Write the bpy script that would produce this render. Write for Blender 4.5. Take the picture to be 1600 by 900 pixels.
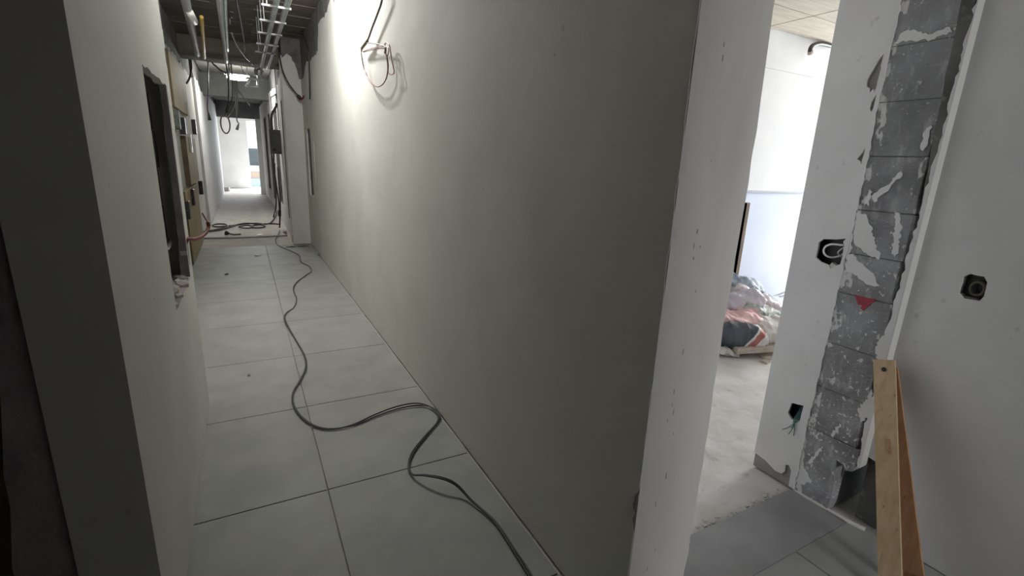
import bpy, bmesh, math, random
from mathutils import Vector, Matrix, noise
from mathutils.geometry import tessellate_polygon

for o in list(bpy.data.objects):
    bpy.data.objects.remove(o)
S = bpy.context.scene
COL = S.collection

# ------------------------------------------------------------------ camera
FOC, YAW, PITCH, ROLL = 752.276, 0.507004, 0.251321, 0.0438996
cy, sy, cp, sp = math.cos(YAW), math.sin(YAW), math.cos(PITCH), math.sin(PITCH)
FWD = Vector((sy * cp, cy * cp, -sp))
_r = Vector((cy, -sy, 0)); _u = _r.cross(FWD)
RGT = math.cos(ROLL) * _r + math.sin(ROLL) * _u
UPV = -math.sin(ROLL) * _r + math.cos(ROLL) * _u
CAM = Vector((0, 0, 1.6))
cd = bpy.data.cameras.new('camera'); cam = bpy.data.objects.new('camera', cd); COL.objects.link(cam)
cd.sensor_width = 36; cd.lens = FOC * 36 / 1600; cd.clip_start = 0.02; cd.clip_end = 200
M = Matrix((RGT, UPV, -FWD)).transposed().to_4x4(); M.translation = CAM
cam.matrix_world = M
S.camera = cam

# ------------------------------------------------------------------ world, exposure, daylight
S.view_settings.view_transform = 'Standard'; S.view_settings.look = 'None'
S.view_settings.gamma = 1; S.view_settings.use_curve_mapping = False
S.view_settings.exposure = 0.0
W = bpy.data.worlds.new('sky'); S.world = W; W.use_nodes = True
bg = W.node_tree.nodes['Background']
bg.inputs[0].default_value = (0.86, 0.94, 1.0, 1); bg.inputs[1].default_value = 2.2

def area_light(name, loc, direction, sx, sz, power, color):
    ld = bpy.data.lights.new(name, 'AREA'); ld.shape = 'RECTANGLE'; ld.size = sx; ld.size_y = sz
    ld.energy = power; ld.color = color
    o = bpy.data.objects.new(name, ld); COL.objects.link(o); o.location = loc
    o.rotation_euler = Vector(direction).to_track_quat('-Z', 'Z').to_euler()
    return o
# daylight standing in the storeroom window and the far balcony door; the passage pair are added fills
area_light('storeroom_window_daylight', (10.2, 2.6, 1.75), (-1, 0, -0.05), 1.5, 1.9, 420, (0.93, 0.96, 1.0))
area_light('balcony_daylight', (1.15, 26.8, 2.2), (-0.35, -1, -0.3), 1.6, 2.4, 620, (0.92, 0.96, 1.0))
area_light('end_room_window_daylight', (2.9, 24.2, 1.7), (-1, 0, 0), 1.8, 1.8, 90, (0.93, 0.95, 1.0))
area_light('added_passage_fill', (1.95, -3.8, 1.9), (0.05, 1, -0.05), 1.0, 1.7, 58, (0.97, 0.98, 1.0))  # unseen fill added behind the camera for the plastered wall end
area_light('added_side_fill', (1.18, -1.75, 1.7), (1, 0.15, 0), 1.3, 1.7, 54, (0.97, 0.98, 1.0))  # added fill for the right wall and jamb; the wall has no opening

# ------------------------------------------------------------------ helpers
def at(px, py, ax, val):
    """world point on the plane <axis> = val seen along one direction of the survey photograph"""
    d = FWD * FOC + RGT * (px - 800) + UPV * (450 - py)
    i = 'XYZ'.index(ax)
    return CAM + d * ((val - CAM[i]) / d[i])

class MB:
    def __init__(self): self.v = []; self.f = []; self.s = []
    def add(self, vs, fs, smooth=False):
        b = len(self.v); self.v += [tuple(x) for x in vs]
        for f in fs: self.f.append([b + i for i in f]); self.s.append(smooth)
        return self
    def box(self, x0, x1, y0, y1, z0, z1):
        vs = [(x, y, z) for z in (z0, z1) for y in (y0, y1) for x in (x0, x1)]
        return self.add(vs, [(0, 2, 3, 1), (4, 5, 7, 6), (0, 1, 5, 4), (2, 6, 7, 3), (0, 4, 6, 2), (1, 3, 7, 5)])
    def bevbox(self, x0, x1, y0, y1, z0, z1, b):
        bm = bmesh.new(); bmesh.ops.create_cube(bm, size=1)
        for v in bm.verts:
            v.co = Vector((x0 + (v.co.x + .5) * (x1 - x0), y0 + (v.co.y + .5) * (y1 - y0), z0 + (v.co.z + .5) * (z1 - z0)))
        bmesh.ops.bevel(bm, geom=bm.edges[:], offset=b, segments=1, affect='EDGES', profile=.5)
        return self.bm(bm)
    def bm(self, bm, smooth=False):
        bm.verts.index_update()
        self.add([v.co[:] for v in bm.verts], [[v.index for v in f.verts] for f in bm.faces], smooth); bm.free(); return self
    def obox(self, c, ax, ay, az, hx, hy, hz):
        c = Vector(c); vs = [c + ax * (hx * i) + ay * (hy * j) + az * (hz * k) for k in (-1, 1) for j in (-1, 1) for i in (-1, 1)]
        return self.add(vs, [(0, 2, 3, 1), (4, 5, 7, 6), (0, 1, 5, 4), (2, 6, 7, 3), (0, 4, 6, 2), (1, 3, 7, 5)])
    def tube(self, pts, r, n=8, sub=5, closed=False, caps=True):
        P = smooth_path([Vector(p) for p in pts], sub, closed) if sub > 1 else [Vector(p) for p in pts]
        m = len(P); T = []
        for i in range(m):
            a = P[(i - 1) % m] if (closed or i > 0) else P[i]
            b = P[(i + 1) % m] if (closed or i < m - 1) else P[i]
            T.append((b - a).normalized())
        ref = Vector((0, 0, 1)) if abs(T[0].z) < .9 else Vector((1, 0, 0))
        N = (ref - T[0] * ref.dot(T[0])).normalized(); vs = []
        for i in range(m):
            N = N - T[i] * N.dot(T[i])
            N = N.normalized() if N.length > 1e-6 else T[i].orthogonal().normalized()
            B = T[i].cross(N); rr = r(i / max(1, m - 1)) if callable(r) else r
            for k in range(n):
                a = 2 * math.pi * k / n; vs.append(P[i] + (N * math.cos(a) + B * math.sin(a)) * rr)
        fs = [(i * n + k, i * n + (k + 1) % n, (i + 1) * n + (k + 1) % n, (i + 1) * n + k) for i in range(m - 1) for k in range(n)]
        if closed: fs += [((m - 1) * n + k, (m - 1) * n + (k + 1) % n, (k + 1) % n, k) for k in range(n)]
        elif caps: fs += [tuple(range(n))[::-1], tuple((m - 1) * n + k for k in range(n))]
        return self.add(vs, fs, True)
    def plate(self, outer, holes, fmap, thick):
        """flat panel with irregular outline and holes; fmap(u,v)->point on the front, thick = vector to its back"""
        loops = [outer] + list(holes)
        fr = [[Vector((u, v, 0)) for u, v in l] for l in loops]
        tri = tessellate_polygon(fr); flat = [p for l in loops for p in l]; n = len(flat)
        A = [Vector(fmap(u, v)) for u, v in flat]; T = Vector(thick); Bk = [p + T for p in A]
        fs = []
        for t in tri:
            a, b, c = (A[i] for i in t)
            nn = (b - a).cross(c - a)
            t = tuple(t) if nn.dot(T) < 0 else tuple(t)[::-1]
            fs.append(t); fs.append(tuple(i + n for i in t[::-1]))
        k = 0
        for l in loops:
            for i in range(len(l)):
                a = k + i; b = k + (i + 1) % len(l); fs.append((a, b, b + n, a + n))
            k += len(l)
        self.add(A + Bk, fs); return self
    def obj(self, name, mat, parent=None, recalc=True):
        me = bpy.data.meshes.new(name); me.from_pydata(self.v, [], self.f); me.update()
        me.polygons.foreach_set('use_smooth', self.s)
        if recalc:
            bm = bmesh.new(); bm.from_mesh(me); bmesh.ops.recalc_face_normals(bm, faces=bm.faces[:]); bm.to_mesh(me); bm.free()
        me.materials.append(mat)
        o = bpy.data.objects.new(name, me); COL.objects.link(o)
        if parent: adopt(o, parent)
        return o

def wloc(o):
    v = Vector(o.location)
    while o.parent is not None:
        v = v + o.matrix_parent_inverse.translation; o = o.parent; v = v + Vector(o.location)
    return v
def adopt(o, parent):
    o.parent = parent; o.matrix_parent_inverse = Matrix.Translation(-wloc(parent))

def smooth_path(P, sub, closed=False):
    m = len(P); out = []
    if m < 3 and not closed:
        return [P[0].lerp(P[-1], i / sub) for i in range(sub + 1)]
    rng = m if closed else m - 1
    for i in range(rng):
        g = (lambda j: P[j % m]) if closed else (lambda j: P[min(max(j, 0), m - 1)])
        p0, p1, p2, p3 = g(i - 1), g(i), g(i + 1), g(i + 2)
        for k in range(sub):
            t = k / sub
            out.append(0.5 * ((2 * p1) + (p2 - p0) * t + (2 * p0 - 5 * p1 + 4 * p2 - p3) * t * t + (3 * p1 - p0 - 3 * p2 + p3) * t ** 3))
    if not closed: out.append(P[-1])
    return out

def jag(pts, amp, step, seed):
    """roughen an open polyline of 2-D points"""
    R = random.Random(seed); out = []
    for (a, b) in zip(pts, pts[1:]):
        L = math.hypot(b[0] - a[0], b[1] - a[1]); n = max(1, int(L / step)); nx, ny = -(b[1] - a[1]) / L, (b[0] - a[0]) / L
        for i in range(n):
            t = i / n; j = R.uniform(-amp, amp) if i else 0
            out.append((a[0] + (b[0] - a[0]) * t + nx * j, a[1] + (b[1] - a[1]) * t + ny * j))
    out.append(pts[-1]); return out
def jagloop(pts, amp, step, seed): return jag(list(pts) + [pts[0]], amp, step, seed)[:-1]
def rect(u0, u1, v0, v1): return [(u0, v0), (u1, v0), (u1, v1), (u0, v1)]

def struct(o): o['kind'] = 'structure'; return o
def thing(name, label, cat, loc, group=None):
    o = bpy.data.objects.new(name, None); COL.objects.link(o); o.location = loc; o.empty_display_size = .1
    return tag(o, label, cat, group)
def tag(o, label, cat, group=None, kind=None):
    o['label'] = label; o['category'] = cat
    if group: o['group'] = group
    if kind: o['kind'] = kind
    return o
def lab(o, label): o['label'] = label; return o

# ------------------------------------------------------------------ materials
def mat(name, c1, c2=None, scale=3.0, rough=.8, bump=0.0, bscale=60, detail=6, spots=None, metal=0.0, rnd=0.0, contrast=(.35, .65), stretch=None):
    m = bpy.data.materials.new(name); m.use_nodes = True; nt = m.node_tree; N = nt.nodes; L = nt.links
    b = N['Principled BSDF']; b.inputs['Roughness'].default_value = rough; b.inputs['Metallic'].default_value = metal
    tc = N.new('ShaderNodeTexCoord'); vec = tc.outputs['Object']
    if stretch:
        mp = N.new('ShaderNodeMapping'); mp.inputs['Scale'].default_value = stretch; L.new(vec, mp.inputs['Vector']); vec = mp.outputs['Vector']
    n = N.new('ShaderNodeTexNoise'); n.inputs['Scale'].default_value = scale; n.inputs['Detail'].default_value = detail
    L.new(vec, n.inputs['Vector'])
    r = N.new('ShaderNodeValToRGB'); r.color_ramp.elements[0].position = contrast[0]; r.color_ramp.elements[1].position = contrast[1]
    r.color_ramp.elements[0].color = (*c1, 1); r.color_ramp.elements[1].color = (*(c2 or c1), 1)
    L.new(n.outputs['Fac'], r.inputs['Fac']); out = r.outputs['Color']
    for sc, lo, hi, col, amt in (spots or []):
        n2 = N.new('ShaderNodeTexNoise'); n2.inputs['Scale'].default_value = sc; n2.inputs['Detail'].default_value = 4
        L.new(vec, n2.inputs['Vector'])
        mr = N.new('ShaderNodeMapRange'); mr.inputs['From Min'].default_value = lo; mr.inputs['From Max'].default_value = hi
        mr.inputs['To Max'].default_value = amt
        L.new(n2.outputs['Fac'], mr.inputs['Value'])
        mx = N.new('ShaderNodeMixRGB'); mx.inputs['Color2'].default_value = (*col, 1)
        L.new(mr.outputs['Result'], mx.inputs['Fac']); L.new(out, mx.inputs['Color1']); out = mx.outputs['Color']
    if rnd:
        oi = N.new('ShaderNodeObjectInfo'); hs = N.new('ShaderNodeHueSaturation'); mr = N.new('ShaderNodeMapRange')
        mr.inputs['To Min'].default_value = 1 - rnd; mr.inputs['To Max'].default_value = 1 + rnd
        L.new(oi.outputs['Random'], mr.inputs['Value']); L.new(mr.outputs['Result'], hs.inputs['Value']); L.new(out, hs.inputs['Color']); out = hs.outputs['Color']
    L.new(out, b.inputs['Base Color'])
    if bump:
        bn = N.new('ShaderNodeTexNoise'); bn.inputs['Scale'].default_value = bscale; bn.inputs['Detail'].default_value = 5; L.new(vec, bn.inputs['Vector'])
        bp = N.new('ShaderNodeBump'); bp.inputs['Strength'].default_value = bump; bp.inputs['Distance'].default_value = .01
        L.new(bn.outputs['Fac'], bp.inputs['Height']); L.new(bp.outputs['Normal'], b.inputs['Normal'])
    return m
def emis(name, col, st):
    m = bpy.data.materials.new(name); m.use_nodes = True; b = m.node_tree.nodes['Principled BSDF']
    b.inputs['Base Color'].default_value = (.9, .9, .9, 1); b.inputs['Emission Color'].default_value = (*col, 1); b.inputs['Emission Strength'].default_value = st
    return m

PLASTER = mat('plaster', (.62, .615, .58), (.69, .685, .65), 2.2, .85, .25, 9, spots=[(26, .70, .76, (.30, .29, .26), .5), (1.1, .5, .75, (.57, .56, .52), .5)])
PLASTER_W = mat('plaster_white', (.69, .68, .67), (.77, .76, .75), 3, .85, .2, 14, spots=[(14, .68, .76, (.42, .40, .38), .5)])
PLASTER_R = mat('plaster_storeroom', (.74, .74, .74), (.80, .80, .79), 2, .85, .1, 20)
TILE = mat('tile_cement', (.30, .307, .288), (.36, .367, .348), 3.5, .55, .05, 80, rnd=.035, spots=[(38, .70, .76, (.22, .22, .20), .5), (6, .56, .75, (.39, .395, .37), .6)])
TILE_D = mat('tile_dark', (.27, .265, .265), (.33, .325, .325), 5, .45, .05, 80, spots=[(7, .60, .78, (.30, .29, .28), .5)])
SCREED = mat('screed', (.56, .53, .49), (.68, .65, .61), 4, .9, .5, 12, spots=[(9, .60, .72, (.36, .34, .31), .6), (40, .68, .75, (.26, .25, .23), .7)])
SLAB = mat('slab', (.15, .132, .112), (.21, .185, .155), 2.0, .9, .5, 8, spots=[(5, .6, .75, (.10, .09, .08), .7)])
SLAB_L = mat('slab_pale', (.54, .49, .40), (.64, .585, .48), 3, .9, .3, 20, stretch=(1, 8, 1), spots=[(30, .66, .75, (.24, .22, .19), .6)])
RAW = mat('raw_concrete', (.11, .108, .105), (.19, .185, .18), 5, .95, .9, 14, spots=[(18, .62, .72, (.30, .29, .28), .6)])
REVEAL = mat('raw_reveal', (.30, .27, .285), (.42, .38, .40), 8, .95, .9, 25)
GROUT = mat('grout', (.09, .088, .085), (.15, .145, .14), 20, .95, .6, 50)
WOODP = mat('wood_pale', (.50, .36, .20), (.62, .46, .28), 3, .65, .15, 30, stretch=(14, 14, 1.2), spots=[(7, .64, .78, (.22, .12, .06), .8)])
WOODR = mat('wood_red', (.40, .20, .095), (.52, .29, .15), 3, .65, .15, 30, stretch=(14, 14, 1.2), spots=[(6, .62, .75, (.20, .09, .04), .7)])
WOODG = mat('wood_grey', (.42, .35, .29), (.55, .47, .40), 3, .8, .2, 30, stretch=(2, 12, 12))
MDF = mat('mdf', (.37, .295, .155), (.44, .355, .20), 2, .7, .05, 40)
BLACK = mat('black_rubber', (.012, .012, .013), (.02, .02, .02), 10, .45)
BLACKP = mat('black_plastic', (.018, .017, .018), (.03, .028, .028), 10, .4)
CABLE = mat('cable_grey', (.030, .031, .030), (.045, .046, .045), 10, .45)
METAL = mat('galvanised', (.42, .44, .46), (.55, .57, .60), 20, .42, metal=.8)
PIPE = mat('pvc_grey', (.23, .23, .235), (.29, .29, .30), 5, .5)
YELLOW = mat('pvc_yellow', (.50, .33, .06), (.58, .40, .09), 5, .5)
WHITE = mat('white_plastic', (.75, .75, .72), (.8, .8, .78), 5, .4)
RED = mat('red_conduit', (.13, .010, .010), (.18, .018, .016), 8, .45)
COPPER = mat('wire_copper', (.20, .07, .045), (.34, .12, .08), 30, .4)
BROWNW = mat('wire_brown', (.05, .032, .025), (.10, .055, .04), 30, .4)
GREENW = mat('wire_green', (.05, .16, .13), (.07, .20, .16), 30, .4)
STEEL = mat('box_steel', (.075, .078, .075), (.11, .11, .105), 6, .55)
REDTAPE = mat('red_paint', (.30, .025, .04), (.36, .04, .055), 30, .6)

def block_material():
    m = mat('block', (.225, .225, .23), (.32, .32, .327), 7, .95, .8, 45, rnd=.10, spots=[(3.5, .52, .72, (.42, .42, .43), .8)])
    nt = m.node_tree; N = nt.nodes; L = nt.links; b = N['Principled BSDF']
    tc = N.new('ShaderNodeTexCoord'); sep = N.new('ShaderNodeSeparateXYZ'); L.new(tc.outputs['Object'], sep.inputs[0])
    prev = b.inputs['Base Color'].links[0].from_socket
    # spattered paint: small drops, more of them low down, and a ragged lime edge beside the plaster
    def layer(prev, scale, lo, hi, zedge, stretch=(1, 1, 1), low=.0):
        mp = N.new('ShaderNodeMapping'); mp.inputs['Scale'].default_value = stretch; L.new(tc.outputs['Object'], mp.inputs['Vector'])
        n = N.new('ShaderNodeTexNoise'); n.inputs['Scale'].default_value = scale; n.inputs['Detail'].default_value = 3; L.new(mp.outputs[0], n.inputs['Vector'])
        mr = N.new('ShaderNodeMapRange'); L.new(sep.outputs[zedge[0]], mr.inputs['Value'])
        mr.inputs['From Min'].default_value = zedge[1]; mr.inputs['From Max'].default_value = zedge[2]; mr.inputs['To Min'].default_value = 0; mr.inputs['To Max'].default_value = zedge[3]
        ad = N.new('ShaderNodeMath'); ad.operation = 'ADD'; L.new(n.outputs['Fac'], ad.inputs[0]); L.new(mr.outputs[0], ad.inputs[1])
        th = N.new('ShaderNodeMapRange'); th.inputs['From Min'].default_value = lo; th.inputs['From Max'].default_value = hi; L.new(ad.outputs[0], th.inputs['Value'])
        mx = N.new('ShaderNodeMixRGB'); mx.inputs['Color2'].default_value = (.66, .65, .64, 1); L.new(th.outputs[0], mx.inputs['Fac']); L.new(prev, mx.inputs['Color1'])
        return mx.outputs['Color']
    c = layer(prev, 16, .56, 1.05, (2, 0, 1, 0.0), (1, 2.2, .8))
    c = layer(c, 70, .60, 1.0, (2, 0, 1, 0.0), (1, .7, 2.0))
    c = layer(c, 48, .70, .725, (2, 1.9, .5, .075))
    c = layer(c, 22, .735, .76, (2, 2.0, .5, .07))
    c = layer(c, 30, .74, .79, (1, 1.08, 1.19, .26), (1, 1, .5))
    c = layer(c, 34, .76, .80, (1, 1.03, .955, .20), (1, 1, .5))
    L.new(c, b.inputs['Base Color'])
    return m
BLOCK = block_material()

# ================================================================== SETTING
X_L, X_R, Y_END = -0.32, 1.0, 0.93        # corridor faces, near end of the corridor wall
X_P, X_RW = 2.41, 2.462                   # door jamb face, right wall face
ZS = 3.5                                  # underside of the slab

# ---- floor: rough screed everywhere, tiles on top
floor = struct(MB().box(-3.2, 10.5, -4.2, 26.4, -.25, -.012).obj('floor', SCREED))
G = .0028
ys = [-1.50, -.57, .36, 1.29, 2.218, 3.14, 4.065, 5.02, 5.95, 6.88, 7.81, 8.74, 9.58]
def tile(x0, x1, y0, y1, m=TILE, name='tile', z=0.0):
    return MB().bevbox(x0 + G, x1 - G, y0 + G, y1 - G, -.012, z, .0015).obj(name, m, floor)
for y0, y1 in zip(ys, ys[1:]):
    tile(-.80 if y0 > 3 else -.69, .238, y0, y1)
    if y1 <= Y_END: tile(.238, 1.09, y0, y1)
    elif y0 < Y_END: tile(.238, .997, y0, y1)
    else: tile(.238, .992, y0, y1)
for x0, x1 in ((1.09, 2.005), (2.005, X_RW - .002)):
    for y0, y1 in ((-1.83, -.905), (-.905, .02), (.02, .9288)): tile(x0, x1, y0, y1)
lab(MB().bevbox(1.285, X_P - .004, Y_END - .003, 1.203, -.012, .002, .002).obj('threshold_slab', TILE_D, floor), 'dark grey threshold slab')
mb = MB(); R = random.Random(4)
for i in range(70):     # crumbs of mortar along the edge of the threshold
    x = R.uniform(1.3, 2.36); y = 1.206 + abs(R.gauss(0, .02)); s = R.uniform(.002, .006)
    mb.obox((x, y, -.012 + s * .6), Vector((1, 0, 0)), Vector((0, 1, 0)), Vector((0, 0, 1)), s * 1.6, s, s)
o = mb.obj('mortar_crumbs', SCREED, floor); o['kind'] = 'stuff'

# ---- left corridor wall with its chased niche
wl = struct(MB().box(-.50, -.44, 1.53, 3.43, 0, ZS).box(-.44, -.3551, 1.53, 1.60, 0, ZS).box(-.44, -.356, 3.38, 3.43, 0, ZS).box(-.44, -.356, 1.6, 3.38, 0, .86).box(-.44, -.356, 1.6, 3.38, 2.2, ZS).obj('wall_left', PLASTER))
niche = jag([(2.54, 1.925), (3.28, 1.925)], .008, .06, 1) + jag([(3.28, 1.90), (3.27, .89)], .006, .07, 2) + [(3.15, .885), (2.555, .885)]
chip1 = jagloop([(3.30, 2.85), (3.41, 2.85), (3.42, 2.45), (3.41, 2.22), (3.38, 2.36), (3.34, 2.60)], .004, .05, 3)
chip2 = [(3.40, 2.13), (3.425, 2.12), (3.42, 2.03), (3.40, 2.06)]
slot = jagloop([(3.29, 1.10), (3.325, 1.11), (3.34, .98), (3.31, .93), (3.295, .98)], .003, .04, 5)
o = MB().plate(rect(1.53, 3.43, .006, ZS), [niche, slot], lambda u, v: (X_L, u, v), (-.035, 0, 0)).obj('plaster_coat', PLASTER, wl)
for ch, nm in ((chip1, 'bare_patch'), (chip2, 'bare_patch')):
    MB().plate(ch, [], lambda u, v: (X_L + .0015, u, v), (-.004, 0, 0)).obj(nm, RAW, wl)
mb = MB().plate(jag([(-.322, .88), (-.322, 1.94)], .0, .1, 1) + jag([(-.352, 1.94), (-.348, 1.5), (-.356, 1.15), (-.366, .88)], .003, .06, 5), [], lambda u, v: (u, 3.268, v), (0, .03, 0)).box(-.44, -.322, 2.5, 3.37, .87, .888)
lab(mb.obj('niche_lining', REVEAL, wl), 'raw mortar lining of the niche')
R = random.Random(2); z = .90
while z < 1.9:
    h = min(.20, 1.92 - z); y = 2.5 - R.uniform(0, .2)
    while y < 3.37:
        y1 = min(y + .37, 3.37)
        d = R.uniform(0, .012)
        if y1 - max(y, 2.5) > .05: MB().bevbox(-.44, -.418 + d, max(y, 2.5), y1 - .01, z, z + h - .012, .004).obj('brick', RAW, wl)
        y = y1
    z += h
MB().tube([(-.405, 2.9, 1.07), (-.40, 3.05, 1.085), (-.395, 3.15, 1.08), (-.40, 3.36, 1.095)], .011).obj('mortar_lip', REVEAL, wl)
mb = MB(); R = random.Random(8)
for i in range(60):
    s = R.uniform(.006, .02); c = (R.uniform(-.42, -.33), R.uniform(2.56, 3.24), .888 + s * .5)
    mb.obox(c, Vector((R.random(), R.random(), .1)).normalized(), Vector((-.5, R.random(), .2)).normalized(), Vector((0, .2, 1)).normalized(), s, s * .8, s * .5)
o = mb.obj('rubble', SCREED, wl); o['kind'] = 'stuff'
# raw edge of the masonry beyond the plastered end of that wall
o = struct(MB().plate(jag([(-.68, 0), (-.63, .5), (-.565, 1.05), (-.53, 1.3), (-.515, ZS)], .008, .08, 12) + [(-.50, ZS), (-.50, 0)], [], lambda u, v: (u, 1.545, v), (0, 1.3, 0)).obj('wall_left_raw_edge', REVEAL))

# ---- left wall further on (set back), and the whiter wall beyond it
o = struct(MB().box(-1.1, -.80, 3.40, 12.6, 0, ZS).obj('wall_left_middle', RAW))
struct(MB().box(-1.1, -.50, 3.02, 3.40, 0, ZS).obj('wall_left_return', PLASTER))
top = jag([(12.6, 3.02), (9.5, 3.0), (8.2, 2.96), (7.2, 3.10), (3.4, 3.2)], .03, .12, 21)
MB().plate([(3.4, .006), (12.6, .006)] + top, [], lambda u, v: (-.78, u, v), (-.02, 0, 0)).obj('plaster_coat', PLASTER, o)
o = struct(MB().box(-1.1, -.752, 12.55, 22.6, 0, ZS).obj('wall_left_far', RAW))
MB().plate([(12.532, .006), (22.6, .006), (22.6, 3.3)] + jag([(19, 3.2), (15.5, 3.1), (14.2, 2.95), (13.4, 3.1), (12.532, 3.05)], .04, .15, 22), [], lambda u, v: (-.73, u, v), (-.022, 0, 0)).obj('plaster_coat', PLASTER_W, o)
MB().plate(rect(-.80, -.7325, .006, 3.05), [], lambda u, v: (u, 12.53, v), (0, .02, 0)).obj('plaster_return', PLASTER_W, o)

# ---- right corridor wall
Y_C = Y_END + .0015
wr = struct(MB().box(1.022, 1.26, .952, 9.62, 0, ZS).obj('wall_right', RAW))
top = jag([(9.6, 2.80), (9.1, 2.86), (8.75, 3.0), (8.2, 2.95), (7.40, 2.94), (7.24, 3.24), (6.5, 3.21), (6.2, 3.30), (6.05, 3.12), (5.9, 3.32), (Y_C, 3.36)], .025, .10, 31)
left = jag([(Y_C, 3.36), (Y_C, .64)], .003, .06, 33)[1:] + [(.945, .60), (.955, .54), (.937, .50)] + jag([(Y_C, .47), (Y_C, .008)], .003, .06, 34)
slot_r = jagloop([(8.72, .94), (9.23, .92), (9.27, 2.04), (8.76, 2.03)], .015, .1, 36)
crack = jagloop([(8.34, 1.14), (8.39, 1.15), (8.40, 1.5), (8.40, 1.8), (8.35, 1.84), (8.345, 1.45)], .012, .1, 37)
MB().plate([(9.6, .008)] + top + left[1:], [slot_r, crack], lambda u, v: (X_R, u, v), (.024, 0, 0)).obj('plaster_coat', PLASTER, wr)
edge = jag([(1.275, 0), (1.283, .5), (1.278, 1.0), (1.284, 1.5), (1.276, 2.1), (1.284, ZS)], .005, .07, 38)
MB().plate([(X_R + .003, 0)] + edge + [(X_R + .003, ZS)], [], lambda u, v: (u, Y_END, v), (0, .022, 0)).obj('plaster_end', mat('plaster_warm', (.64, .61, .56), (.71, .69, .65), 4, .85, .3, 8, stretch=(1, 1, .25), spots=[(3, .55, .7, (.55, .52, .47), .6)]), wr)
MB().plate(rect(.95, 9.6, 0, ZS), [], lambda u, v: (1.27, u, v), (-.012, 0, 0)).obj('plaster_back', PLASTER_R, wr)
mb = MB()
R = random.Random(6)
for i in range(20):     # trowel nicks down the plastered end
    z = R.uniform(.2, 2.0); x = 1.10 + R.gauss(0, .012) + z * .005; s = R.uniform(.002, .004)
    mb.box(x - s * .5, x + s * .5, Y_END - .0006, Y_END + .002, z, z + s * R.uniform(2, 6))
mb.obj('trowel_nicks', REVEAL, wr)
MB().plate(jagloop([(.945, .615), (.965, .585), (.975, .53), (.95, .485), (.938, .5)], .006, .02, 9), [], lambda u, v: (X_R - .0015, u, v), (.004, 0, 0)).obj('bare_patch', SCREED, wr)

# ---- pilaster and the right wall beyond it, with tall open chases
wp = struct(MB().box(.72, 1.26, 9.62, 9.98, 0, ZS).obj('wall_right_pilaster', RAW))
MB().plate([(.703, .006), (1.0, .006), (1.0, 2.86)] + jag([(.97, 2.86), (.93, 3.05), (.87, 3.2), (.80, 3.24), (.72, 3.16), (.703, 3.22)], .012, .05, 41), [], lambda u, v: (u, 9.6, v), (0, .022, 0)).obj('plaster_coat', PLASTER, wp)
MB().plate(rect(9.602, 9.98, .006, 3.2), [], lambda u, v: (.70, u, v), (.022, 0, 0)).obj('plaster_side', PLASTER, wp)
ch = [rect(10.00, 10.95, .33, 2.60), rect(12.3, 13.9, .45, 2.62), rect(15.2, 16.7, .30, 2.68), rect(17.7, 19.4, .42, 2.74)]
ch = [jagloop(c, .015, .2, 50 + i) for i, c in enumerate(ch)]
wf = struct(MB().box(1.05, 1.3, 9.98, 22.6, 0, ZS).plate(rect(9.982, 22.6, 0, ZS), ch, lambda u, v: (.765, u, v), (.29, 0, 0)).obj('wall_right_far', RAW))
MB().plate([(9.98, .006), (22.6, .006), (22.6, 3.35)] + jag([(18, 3.2), (14, 3.1), (11.5, 2.95), (9.98, 3.1)], .03, .15, 51), ch, lambda u, v: (.745, u, v), (.0205, 0, 0)).obj('plaster_coat', PLASTER_W, wf)

# ---- far end: lintel, jamb, end room
struct(MB().box(-1.1, 1.3, 22.4, 22.62, 2.88, ZS).obj('wall_far_lintel', mat('paint_grey', (.16, .17, .17), (.20, .21, .21), 3, .8)))
struct(MB().box(.57, 1.3, 22.38, 22.64, 0, 2.90).obj('wall_far_jamb', PLASTER))
ef = struct(MB().plate([(-3, 0), (.29, 0), (.29, 2.98), (1.15, 2.98), (1.15, 0), (3, 0), (3, ZS), (-3, ZS)], [], lambda u, v: (u, 26.0, v), (0, .25, 0)).obj('wall_far_end', PLASTER_R))
struct(MB().box(2.95, 3.1, 22.6, 26, 0, ZS).box(1.3, 3.1, 22.5, 22.62, 0, ZS).obj('wall_far_side', PLASTER_R))
struct(MB().box(-3.1, -2.95, -1, 26.2, 0, ZS).obj('wall_outer_left', PLASTER))
struct(MB().box(-3, -1.0, 22.4, 22.62, 0, ZS).obj('wall_far_return', PLASTER))
struct(MB().box(.2, 4.0, 26.25, 29.0, -.3, -.02).obj('floor_balcony', mat('balcony_tile', (.22, .28, .36), (.28, .34, .42), 4, .6)))

# ---- slab over everything, with drop beams over the corridor
cl = struct(MB().box(-3.2, 10.5, -4.2, 26.3, ZS, ZS + .25).obj('ceiling', SLAB))
MB().bevbox(-1.1, 1.3, 10.55, 10.95, 3.16, ZS + .01, .012).obj('beam', SLAB, cl)
MB().bevbox(-1.1, 1.3, 15.0, 15.4, 2.96, ZS + .01, .012).obj('beam', mat('beam_pale', (.115, .12, .11), (.155, .16, .148), 3, .9, .3), cl)
Rb = random.Random(77)      # prints of the formwork boards, some a little prouder than others
for k in range(24):
    for x0, x1 in ((-1.1, -.18), (-.178, .30), (.302, 1.1)):
        y0 = 3.4 + k * .295
        MB().box(x0, x1, y0 + .003, y0 + .292, ZS - Rb.uniform(.004, .018), ZS + .01).obj('formwork_print', SLAB, cl)
lab(MB().box(-.72, .75, 11.0, 22.38, ZS - .02, ZS + .01).obj('pale_soffit', mat('soffit_pale', (.17, .165, .15), (.21, .20, .185), 2, .9), cl), 'paler soffit between the beams')  # strip a little paler than the slab

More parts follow.
